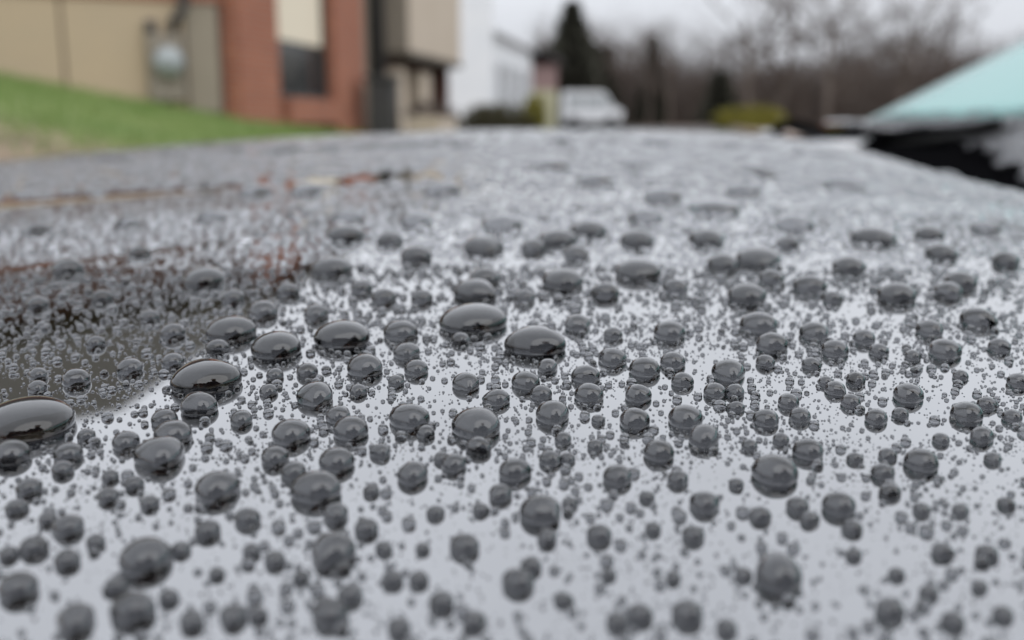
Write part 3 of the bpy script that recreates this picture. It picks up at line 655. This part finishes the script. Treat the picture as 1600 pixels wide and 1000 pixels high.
m = MB(); m.hexa([Bf.P(8.3, -5, .7), Bf.P(8.9, -5, .7), Bf.P(8.9, -.31, .7), Bf.P(8.3, -.31, .7), Bf.P(8.3, -5, zc + 3.8), Bf.P(8.9, -5, zc + 3.8), Bf.P(8.9, -.31, zc + 3.8), Bf.P(8.3, -.31, zc + 3.8)]); m.build('end_wall', M['brick'], h1)
# electricity meter on the panel wall
px = A.P(.66, .07, 0); em = empty('electricity_meter', (px[0], px[1], zc + .5), 'grey round-faced electricity meter on the beige panel of the brick house', 'meter')
m = MB(); A.box(m, .46, .86, .065, .20, zc + .30, zc + 1.04); m.build('meter_box', M['side'], em, bevel=.02)
c0 = Vector(A.P(.64, .21, zc + .73)); nn = Vector((*A.n, 0))
m = MB().tube([c0 - nn * .02, c0 + nn * .05, c0 + nn * .10, c0 + nn * .13], [.17, .17, .155, .08], 20); m.build('meter_dial', M['grey'], em, sm=True)
m = MB().tube([A.P(.57, .14, zc + 1.04), A.P(.55, .14, zc + 1.2), A.P(.44, .16, zc + 1.32), A.P(.42, .16, zc + 1.55), A.P(.42, .16, zc + 3.6)], .055, 10); m.build('conduit', M['dark'], em, sm=True)
m = MB().tube([A.P(.80, .12, zc + 1.03), A.P(.80, .12, zc + 1.18)], .06, 10); m.build('conduit', M['dark'], em, sm=True)
m = MB().tube([A.P(.70, .12, zc + .30), A.P(.70, .12, zc - .1)], .05, 10); m.build('conduit', M['dark'], em, sm=True)
# pale wire box further left / dark seam pipe
# bin and planter by the dark recess
q = Bf.P(3.85, .62, 0); bz = float(ground_z(q[0], q[1]))
bn = empty('rubbish_bin', (q[0], q[1], bz), 'black wheeled rubbish bin beside the brick column of the brick house', 'bin')
m = MB().prism([(q[0] - .20, q[1] - .24), (q[0] + .18, q[1] - .24), (q[0] + .20, q[1] + .24), (q[0] - .22, q[1] + .24)], bz + .12, zc + .70); m.build('bin_body', M['dark'], bn, bevel=.03)
m = MB().prism([(q[0] - .25, q[1] - .29), (q[0] + .23, q[1] - .29), (q[0] + .24, q[1] + .28), (q[0] - .26, q[1] + .28)], zc + .703, zc + .78); m.build('lid', M['dark'], bn, bevel=.02)
for s in (-.25, .2):
    MB().lathe([(.03, -.03), (.11, -.025), (.11, .025), (.03, .03)], 16, 'X', (q[0] + s, q[1] + .3, bz + .12)).build('wheel', M['tyre'], bn)

q = Bf.P(4.35, 1.2, 0); pz = float(ground_z(q[0], q[1]))
pl = empty('planter', (q[0], q[1], pz), 'low pale stone planter with dry stalks in front of the dark recess', 'planter')
m = MB(); Bf.box(m, 3.9, 4.9, 1.0, 1.5, pz - .05, zc + .17); m.build('trough', M['stone'], pl, bevel=.02)
V, F = leaf_cloud0((q[0], q[1], zc + .17), (.4, .4, .25), 700, .03); tag(link('stalks', mesh_np('stalks', V, F, False), M['twig'], pl), kind='stuff')
# ------------------------------------------------------------------ the house behind the camera (seen mirrored in the beads)
h4 = empty('garage_house', (3, -7, 0), 'brown brick house with an open dark garage behind the parked car', 'house')
MB().box(-1.6, 8.5, -9.0, -4.6, -.1, 4.4).build('wall', M['brick_dk'], h4)
slab([(-2.1, -4.1, 4.3), (9.0, -4.1, 4.3), (9.0, -6.8, 6.6), (-2.1, -6.8, 6.6)], .15, 'roof', M['roof'], h4)
slab([(-2.1, -6.8, 6.6), (9.0, -6.8, 6.6), (9.0, -9.5, 4.3), (-2.1, -9.5, 4.3)], .15, 'roof', M['roof'], h4)
for x0 in (.2, 4.2):
    d_ = MB().box(x0, x0 + 3.2, -4.59, -4.56, .05, 2.9).build('garage_door', M['dark'], h4)
    for z0 in (.1, .8, 1.5, 2.2): MB().box(x0 + .06, x0 + 3.14, -4.555, -4.53, z0, z0 + .62).build('panel', M['soffit'], d_)
for x0 in (-1.0,): MB().box(x0, x0 + .9, -4.59, -4.55, 1.2, 2.6).build('window', M['dkglass'], h4)

# ------------------------------------------------------------------ white house
h2 = empty('white_house', (-1.5, 36, 1), 'white house with a sloping gable and tall dark-lined windows beyond the brick house', 'house')
G0 = float(ground_z(0, 36))
H2 = Frame(-2.15, 34, 10, 1)
m = MB(); H2.box(m, 0, 22, -7, 0, G0 - .1, zc + 3.9); m.build('wall', M['white'], h2)
MB().box(-5.5, -.62, 32.6, 33.9, G0 - .1, zc + 6.4).build('front_wing', M['white'], h2)
Hn = Frame(-2.15, 34, 100, 1)
# front gable
m = MB(); a, b, c, d = H2.P(0, -7, zc + 3.905), H2.P(0, 0, zc + 3.905), H2.P(0, -3.5, zc + 4.7), None
e = [Vector(p) + Vector((H2.d[0] * .25, H2.d[1] * .25, 0)) for p in (a, b, c)]
m.poly([a, b, c]); m.poly([e[2], e[1], e[0]]); m.poly([a, e[0], e[1], b]); m.poly([b, e[1], e[2], c]); m.poly([c, e[2], e[0], a]); m.build('gable', M['white'], h2)
slab([H2.P(-.3, .35, zc + 3.85), H2.P(22, .35, zc + 3.85), H2.P(22, -3.5, zc + 4.9), H2.P(-.3, -3.5, zc + 4.9)], .12, 'roof', M['trim'], h2)
slab([H2.P(-.3, -3.5, zc + 4.9), H2.P(22, -3.5, zc + 4.9), H2.P(22, -7.35, zc + 3.85), H2.P(-.3, -7.35, zc + 3.85)], .12, 'roof', M['trim'], h2)
for i in range(7):
    t0 = 4 + i * 2.4
    m = MB(); H2.box(m, t0, t0 + 1.1, .01, .05, zc + .5, zc + 2.6); w_ = m.build('window', M['dkglass'], h2)
    m = MB()
    for a, b, c, d in ((t0 - .08, t0, .42, 2.7), (t0 + 1.1, t0 + 1.18, .42, 2.7), (t0 + .5, t0 + .58, .5, 2.6), (t0 - .08, t0 + 1.18, 2.6, 2.7), (t0 - .08, t0 + 1.18, .4, .5)): H2.box(m, a, b, .052, .12, zc + c, zc + d)
    m.build('window_frame', M['trim'], w_)
m = MB(); Hn.box(m, -.0, 0, 0, 0, 0, 0) if False else None
# end wall facing the street corner: window
Hs = Frame(-2.15, 34, 190, 1)
h3 = empty('pink_house', (1.1, 52, 1), 'small house with pinkish upper wall and pale yellow lower wall behind the white house', 'house')
m = MB().box(-.1, 2.3, 52, 58, .9, zc + 1.9); m.build('lower_wall', M['yellow'], h3)
m = MB().box(-.1, 2.3, 52.01, 58, zc + 1.905, zc + 3.3); m.build('upper_wall', M['pink'], h3)
slab([(-.3, 51.7, zc + 3.25), (2.5, 51.7, zc + 3.25), (1.1, 51.7, zc + 4.1)], .01, 'gable', M['pink'], h3)
slab([(-.4, 51.6, zc + 3.3), (1.1, 51.6, zc + 4.2), (1.1, 58.3, zc + 4.2), (-.4, 58.3, zc + 3.3)], .1, 'roof', M['roof2'], h3)
slab([(1.1, 51.6, zc + 4.2), (2.6, 51.6, zc + 3.3), (2.6, 58.3, zc + 3.3), (1.1, 58.3, zc + 4.2)], .1, 'roof', M['roof2'], h3)
m = MB().box(.5, 1.1, 51.95, 51.99, zc + .9, zc + 1.6); m.build('window', M['dkglass'], h3)
# white van
vx, vy = 2.35, 47.0; vg = float(ground_z(vx, vy))
van = empty('white_van', (vx + 1.2, vy, vg), 'white van parked side-on far down the street before the bare trees', 'van')
prof = [(0, .35), (2.75, .35), (2.80, .85), (2.35, 1.05), (2.0, 1.62), (1.8, 1.72), (.05, 1.72), (0, 1.6)]
b = MB(); k = len(prof); V0 = [(vx + p[0], vy, vg + p[1]) for p in prof]; V1 = [(vx + p[0], vy + 1.8, vg + p[1]) for p in prof]
b.poly(V0[::-1]); b.poly(V1)
for i in range(k): j = (i + 1) % k; b.poly([V0[i], V0[j], V1[j], V1[i]])
b.build('van_body', M['trim'], van, bevel=.05)
for x0, x1 in ((.25, .95), (1.05, 1.75)): MB().box(vx + x0, vx + x1, vy - .02, vy - .004, vg + 1.02, vg + 1.48).build('van_window', M['grey'], van)
MB().hexa([(vx + 1.82, vy - .02, vg + 1.02), (vx + 2.28, vy - .02, vg + 1.02), (vx + 2.28, vy - .004, vg + 1.02), (vx + 1.82, vy - .004, vg + 1.02), (vx + 1.82, vy - .02, vg + 1.5), (vx + 1.98, vy - .02, vg + 1.5), (vx + 1.98, vy - .004, vg + 1.5), (vx + 1.82, vy - .004, vg + 1.5)]).build('van_window', M['grey'], van)
for x0 in (.5, 2.25):
    for yy in (vy - .03, vy + 1.65):
        MB().lathe([(.1, 0), (.30, .01), (.30, .17), (.1, .18)], 24, 'Y', (vx + x0, yy, vg + .30)).build('van_wheel', M['tyre'], van, sm=True)
# ------------------------------------------------------------------ bushes
def bush(name, x, y, rad, m_, label, n=5000, size=.05, seed=1):
    z = float(ground_z(x, y)); e = empty(name, (x, y, z), label, 'bush')
    V, F = leaf_cloud((x, y, z + .03), rad, n, size, seed=seed); link('foliage', mesh_np('foliage', V, F, False), m_, e)
    s = MB()
    for k in range(7):
        a = k * .9; s.tube([(x, y, z - .05), (x + math.cos(a) * rad[0] * .4, y + math.sin(a) * rad[1] * .4, z + rad[2] * .5), (x + math.cos(a) * rad[0] * .7, y + math.sin(a) * rad[1] * .7, z + rad[2] * .75)], [.03, .02, .008], 5)
    s.build('stems', M['bark'], e)
bush('yellow_bush', 7.35, 31, (1.12, 1.0, .62), M['foliage'], 'yellow-green rounded bush beyond the far corner of the bonnet', 9000, .05, 3)
bush('low_shrub', -.45, 28, (1.1, .8, .78), M['shrub'], 'dark low shrub at the foot of the white house', 6000, .045, 5)
bush('corner_shrub', -1.75, 26.5, (.45, .5, .55), M['dkleaf'], 'small dark shrub at the corner between brick house and white house', 3000, .04, 6)
bush('pale_shrub', .85, 40, (.5, .5, 1.25), M['foliage'], 'tall pale yellow-green shrub at the right end of the white house', 4000, .06, 8)
# ------------------------------------------------------------------ trees
def bare_tree_mesh(seed, h=11, spread=.5, depth=5):
    g = random.Random(seed); tr = MB(); cr = MB()
    def grow(p, d, L_, r, lev):
        n = 3; pts = [p.copy()]; rs = [r]; q = p.copy(); dd = d.copy()
        for i in range(n):
            dd = (dd + Vector((g.gauss(0, .12), g.gauss(0, .12), g.gauss(.04, .06)))).normalized(); q = q + dd * L_ / n; pts.append(q.copy()); rs.append(r * (1 - .5 * (i + 1) / n))
        (tr if lev < 1 else cr).tube(pts, rs, 6 if lev < 2 else 3)
        if lev >= depth: return
        k = (6 if lev == 0 else 5 if lev < 3 else 4)
        for i in range(k):
            t = g.uniform(.35, 1) if lev else g.uniform(.3, 1)
            j = min(n - 1, int(t * n)); f = t * n - j; b = pts[j].lerp(pts[j + 1], f)
            ax = Vector((g.gauss(0, 1), g.gauss(0, 1), g.gauss(0, .6))).normalized(); nd = (dd + ax * g.uniform(.5, 1.0) * (1 + spread)).normalized()
            nd.z = abs(nd.z) * .8 + .12 if lev < 2 else nd.z; nd.normalize()
            grow(b, nd, L_ * g.uniform(.45, .68), rs[j] * g.uniform(.45, .62), lev + 1)
    grow(Vector((0, 0, -.2)), Vector((0, 0, 1)), h * .55, h * .017, 0)
    return tr, cr
protos = []
for s in range(4):
    tr, cr = bare_tree_mesh(20 + s, 11, .5 + .15 * s, 4 if s else 4)
    ms = []
    for nm, b in (('trunk', tr), ('crown', cr)):
        me = bpy.data.meshes.new(nm); me.from_pydata(b.v, [], b.f); me.materials.append(M['bark'] if nm == 'trunk' else M['twig']); ms.append(me)
    protos.append(ms); print('tree', len(ms[1].polygons))
def put_tree(name, k, x, y, sc, label, group, cat='tree', prot=protos, sx=1):
    e = empty(name, (x, y, float(ground_z(x, y)) - .1), label, cat, group, rz=rnd.uniform(0, 6.3)); e.scale = (sc * sx, sc * sx, sc)
    for nm, me in zip(('trunk', 'crown'), prot[k]):
        o = bpy.data.objects.new(nm, me); C.objects.link(o); o.parent = e
T = 'wintry bare-branched tree in the wood beyond the street'
G = 'bare trees of the wood beyond the street'
def at(px_, d): return .982 * (px_ - 800) / FP * d
# brown thicket band (many slim trees), then taller single trees standing up from it
i = 0
for row_, (d0, d1, n, s0, s1) in enumerate(((62, 74, 26, .50, .72), (75, 92, 26, .62, .88), (95, 120, 24, .75, 1.05))):
    for j in range(n):
        d = rnd.uniform(d0, d1); pxx = 850 + (j + rnd.random()) / n * 1000
        if pxx < 1060: sc = rnd.uniform(s0, s1) * 1.15
        elif pxx < 1180: sc = rnd.uniform(s0, s1) * .70
        else: sc = rnd.uniform(s0, s1) * .82
        part_ = 'left' if pxx < 1060 else 'middle' if pxx < 1300 else 'right'
        put_tree('bare_tree', i % 4, at(pxx, d), d, sc, f"bare leafless tree in the {('front', 'middle', 'back')[row_]} row of the wood, {part_} part", f"bare trees, {('front', 'middle', 'back')[row_]} row of the wood, {part_} part"); i += 1
for j, (pxx, d, sc, lb) in enumerate(((1175, 60, 1.15, 'tall slender bare tree above the yellow bush'), (1215, 66, 1.3, 'tallest bare tree, its top above the picture, right of the yellow bush'), (1290, 58, 1.0, 'tall bare tree with open crown left of the windscreen pillar'),
                                   (1340, 70, 1.25, 'tall bare tree rising above the middle of the right-hand wood'), (1400, 62, 1.05, 'tall bare tree behind the windscreen pillar line'), (1040, 78, 1.0, 'tall bare tree with thin twigs above the brown thicket'),
                                   (1480, 75, 1.15, 'tall bare tree directly above the tip of the teal windscreen'), (940, 85, 1.2, 'thin bare tree rising beside the dark evergreen'))):
    put_tree('tall_bare_tree', j % 4, at(pxx, d), d, sc, lb, 'tall bare trees standing above the thicket')
# conifers
def conifer_mesh(seed, h, r):
    g = np.random.default_rng(seed); n = 9000; t = g.random(n) ** .8; az = g.uniform(0, 6.3, n)
    rad = r * (1 - t) ** .8 * (.55 + .45 * g.random(n)) * (1 + .22 * np.sin(t * 42 + 2 * np.sin(az * 2 + seed)) + .15 * np.sin(5 * az + 9 * t)) + .05
    P = np.stack([rad * np.cos(az), rad * np.sin(az), .6 + t * (h - .6) - rad * .25], -1)
    a = np.stack([np.cos(az), np.sin(az), g.uniform(-.5, .1, n)], -1) + g.normal(0, .3, (n, 3)); b_ = np.cross(a, g.normal(size=(n, 3))); b_ /= np.linalg.norm(b_, axis=1, keepdims=True)
    s = .22 * g.uniform(.6, 1.5, (n, 1)); V = np.stack([P - a * s, P + b_ * s * .3, P + a * s, P - b_ * s * .3], 1).reshape(-1, 3)
    cr = mesh_np('crown', V, np.arange(4 * n).reshape(-1, 4), False); cr.materials.append(M['dkleaf'])
    b = MB().tube([(0, 0, -.3), (0, 0, h * .5), (0, 0, h * .97)], [.2, .13, .02], 8); tk = bpy.data.meshes.new('trunk'); tk.from_pydata(b.v, [], b.f); tk.materials.append(M['bark'])
    return (tk, cr)
cons = [conifer_mesh(1, 9.5, 1.9), conifer_mesh(2, 6, 1.1)]
for (pxx, d, k, sc, sx, lb) in ((868, 58, 1, .80, 1.7, 'bushy dark evergreen leaning on the tall one'), (925, 64, 1, .85, 1.8, 'rounded dark evergreen between the tall one and the thicket'), (892, 57, 0, .74, 1.5, 'tall dark evergreen right of the pinkish house'), (915, 60, 0, .58, 1.1, 'broad dark evergreen behind the white van'), (1018, 66, 1, .98, .9, 'slim dark evergreen rising from the middle of the brown thicket'),
                        (1122, 50, 1, .48, 1.9, 'short dark evergreen left of the yellow bush'), (950, 72, 0, .62, 1.2, 'wide evergreen at the left of the brown thicket')):
    put_tree('evergreen_tree', k, at(pxx, d), d, sc, lb, 'dark evergreens among the bare trees', prot=cons, sx=sx)
# undergrowth of the wood: a mass of twigs
g = np.random.default_rng(4); n = 90000
Pd = g.uniform(66, 125, n); Px = g.uniform(840, 1900, n); X = .982 * (Px - 800) / FP * Pd
hh = (4.2 + 1.6 * (X / Pd < .12) + 1.6 * np.clip((X / Pd - .25) / .15, 0, 1) + 1.3 * np.sin(X * .5) + .9 * np.sin(X * 1.3 + 1) ) * g.random(n) ** 1.1
P = np.stack([X, Pd, .9 + hh], -1); a = g.normal(size=(n, 3)) * np.array([.5, .5, 1.0]); a /= np.linalg.norm(a, axis=1, keepdims=True); b_ = np.cross(a, g.normal(size=(n, 3))); b_ /= np.linalg.norm(b_, axis=1, keepdims=True)
s = g.uniform(.3, .9, (n, 1)); V = np.stack([P - a * s, P + b_ * .035, P + a * s, P - b_ * .035], 1).reshape(-1, 3)
tag(link('undergrowth', mesh_np('undergrowth', V, np.arange(4 * n).reshape(-1, 4), False), M['twig']), 'brown leafless undergrowth massed beneath the bare trees', 'undergrowth', kind='stuff')
# lawn grass
n = 60000; X = g.uniform(-9, -1.3, n); Y = g.uniform(2.5, 16, n); Z = ground_z(X, Y)
keep = (g.random(n) < np.clip((Y - 4.2) / 2, .03, 1)); X, Y, Z = X[keep], Y[keep], Z[keep]; n = len(X)
h_ = g.uniform(.03, .09, n); az = g.uniform(0, 6.3, n); w = .006
P0 = np.stack([X - w * np.cos(az), Y - w * np.sin(az), Z - .005], -1); P1 = np.stack([X + w * np.cos(az), Y + w * np.sin(az), Z - .005], -1); P2 = np.stack([X + g.normal(0, .02, n), Y + g.normal(0, .02, n), Z + h_], -1)
tag(link('lawn_grass', mesh_np('lawn_grass', np.stack([P0, P1, P2], 1).reshape(-1, 3), np.arange(3 * n).reshape(-1, 3), False), M['blade']), 'short green grass of the sloping lawn before the brick house', 'grass', kind='stuff')

# ------------------------------------------------------------------ the photographer, leaning over the near wing (mirrored in the beads)
def skin_body(name, verts, edges, radii, m, parent, root=0, sub=2):
    bm = bmesh.new(); sk = bm.verts.layers.skin.verify(); vs = []
    for i, (p_, r_) in enumerate(zip(verts, radii)):
        v = bm.verts.new(p_); v[sk].radius = (r_, r_) if not hasattr(r_, '__len__') else r_; v[sk].use_root = (i == root); vs.append(v)
    for a_, b_ in edges: bm.edges.new((vs[a_], vs[b_]))
    me = bpy.data.meshes.new(name); bm.to_mesh(me); bm.free()
    o = link(name, me, m, parent); o.modifiers.new('skin', 'SKIN').use_smooth_shade = True
    s = o.modifiers.new('sub', 'SUBSURF'); s.levels = sub; s.render_levels = sub
    return o
M['jacket'] = mat('dark_jacket', (.018, .02, .026), .85, noise=(20, (.028, .03, .036), .3, .7), bump=(40, .003))
M['jeans'] = mat('dark_jeans', (.03, .04, .07), .9, noise=(30, (.045, .055, .09), .3, .7))
M['skin'] = mat('skin', (.52, .33, .25), .5); M['hair'] = mat('dark_hair', (.025, .018, .012), .6, bump=(150, .002))
pn = empty('person', (.28, -.80, 0), 'person in a dark jacket and jeans leaning over the near wing, hands on its edge', 'person')
bv = [(.28, -.80, .98), (.26, -.70, 1.16), (.22, -.58, 1.34), (.17, -.48, 1.47), (.15, -.42, 1.56), (.135, -.375, 1.68),
      (.38, -.50, 1.44), (.45, -.46, 1.22), (.38, -.41, 1.055), (-.02, -.47, 1.44), (-.09, -.48, 1.21), (-.02, -.43, 1.05),
      (.38, -.82, .90), (.41, -.72, .50), (.42, -.86, .09), (.43, -.72, .05), (.18, -.80, .90), (.16, -.70, .50), (.14, -.84, .09), (.14, -.70, .05)]
be = [(0, 1), (1, 2), (2, 3), (3, 4), (4, 5), (3, 6), (6, 7), (7, 8), (3, 9), (9, 10), (10, 11), (0, 12), (12, 13), (13, 14), (14, 15), (0, 16), (16, 17), (17, 18), (18, 19)]
br_ = [.15, .15, (.20, .13), .13, .06, .085, .075, .058, .04, .075, .058, .04, .10, .07, .05, .045, .10, .07, .05, .045]
bv = [(x + .07 * (z > 1.2), y + .12 * smooth((z - 1.0) / .5) * (z > 1.3), z) for x, y, z in bv]
skin_body('body', bv, be, br_, M['jacket'], pn)
b = MB(); 
hd = MB().lathe([(.02, -.12), (.055, -.10), (.072, -.05), (.080, .0), (.082, .05), (.070, .095), (.04, .12), (.01, .128)], 24, 'Z', (.195, -.225, 1.70)).build('head', M['skin'], pn, sm=True)
MB().lathe([(.088, .00), (.092, .05), (.080, .105), (.045, .135), (.01, .142)], 24, 'Z', (.198, -.242, 1.70)).build('hair', M['hair'], hd, sm=True)
MB().tube([(.188, -.142, 1.715), (.187, -.125, 1.695), (.187, -.120, 1.680), (.188, -.142, 1.672)], [.007, .010, .013, .008], 8).build('nose', M['skin'], hd, sm=True)
for s in (-1, 1):
    MB().lathe([(.001, -.006), (.011, -.003), (.011, .003), (.001, .006)], 12, 'Y', (.188 + s * .032, -.148, 1.715)).build('eye', M['white'], hd, sm=True)
    MB().lathe([(.008, -.01), (.024, -.006), (.024, .004), (.008, .008)], 12, 'X', (.195 + s * .084, -.23, 1.70)).build('ear', M['skin'], hd, sm=True)
MB().tube([(.162, -.148, 1.650), (.188, -.142, 1.648), (.214, -.148, 1.650)], [.003, .006, .003], 6).build('mouth', M['brick_dk'], hd, sm=True)
for hx, hy, s in ((.38, -.40, 1), (-.02, -.42, -1)):
    zt_ = CZ - .055
    pv = [(hx, hy, 1.05), (hx, hy + .03, 1.02), (hx, hy + .06, 1.005)]; pe = [(0, 1), (1, 2)]; pr = [.026, (.034, .016), (.038, .014)]
    hnd = skin_body('hand', pv, pe, pr, M['skin'], pn)
    for k, (dx, ln) in enumerate(((-.030, .060), (-.010, .070), (.010, .066), (.029, .052))):
        p = Vector((hx + dx, hy + .055, 1.006)); skin_body('finger', [tuple(p), tuple(p + Vector((dx * .1, ln * .45, .006))), tuple(p + Vector((dx * .15, ln * .8, -.004))), tuple(p + Vector((dx * .15, ln, -.018)))], [(0, 1), (1, 2), (2, 3)], [.009, .009, .008, .006], M['skin'], hnd, 0, 1)
    p = Vector((hx - s * .022, hy + .025, 1.012)); skin_body('thumb', [tuple(p), tuple(p + Vector((-s * .028, .018, -.004))), tuple(p + Vector((-s * .040, .044, -.012)))], [(0, 1), (1, 2)], [.013, .011, .008], M['skin'], hnd, 0, 1)

pn.location.x += .16
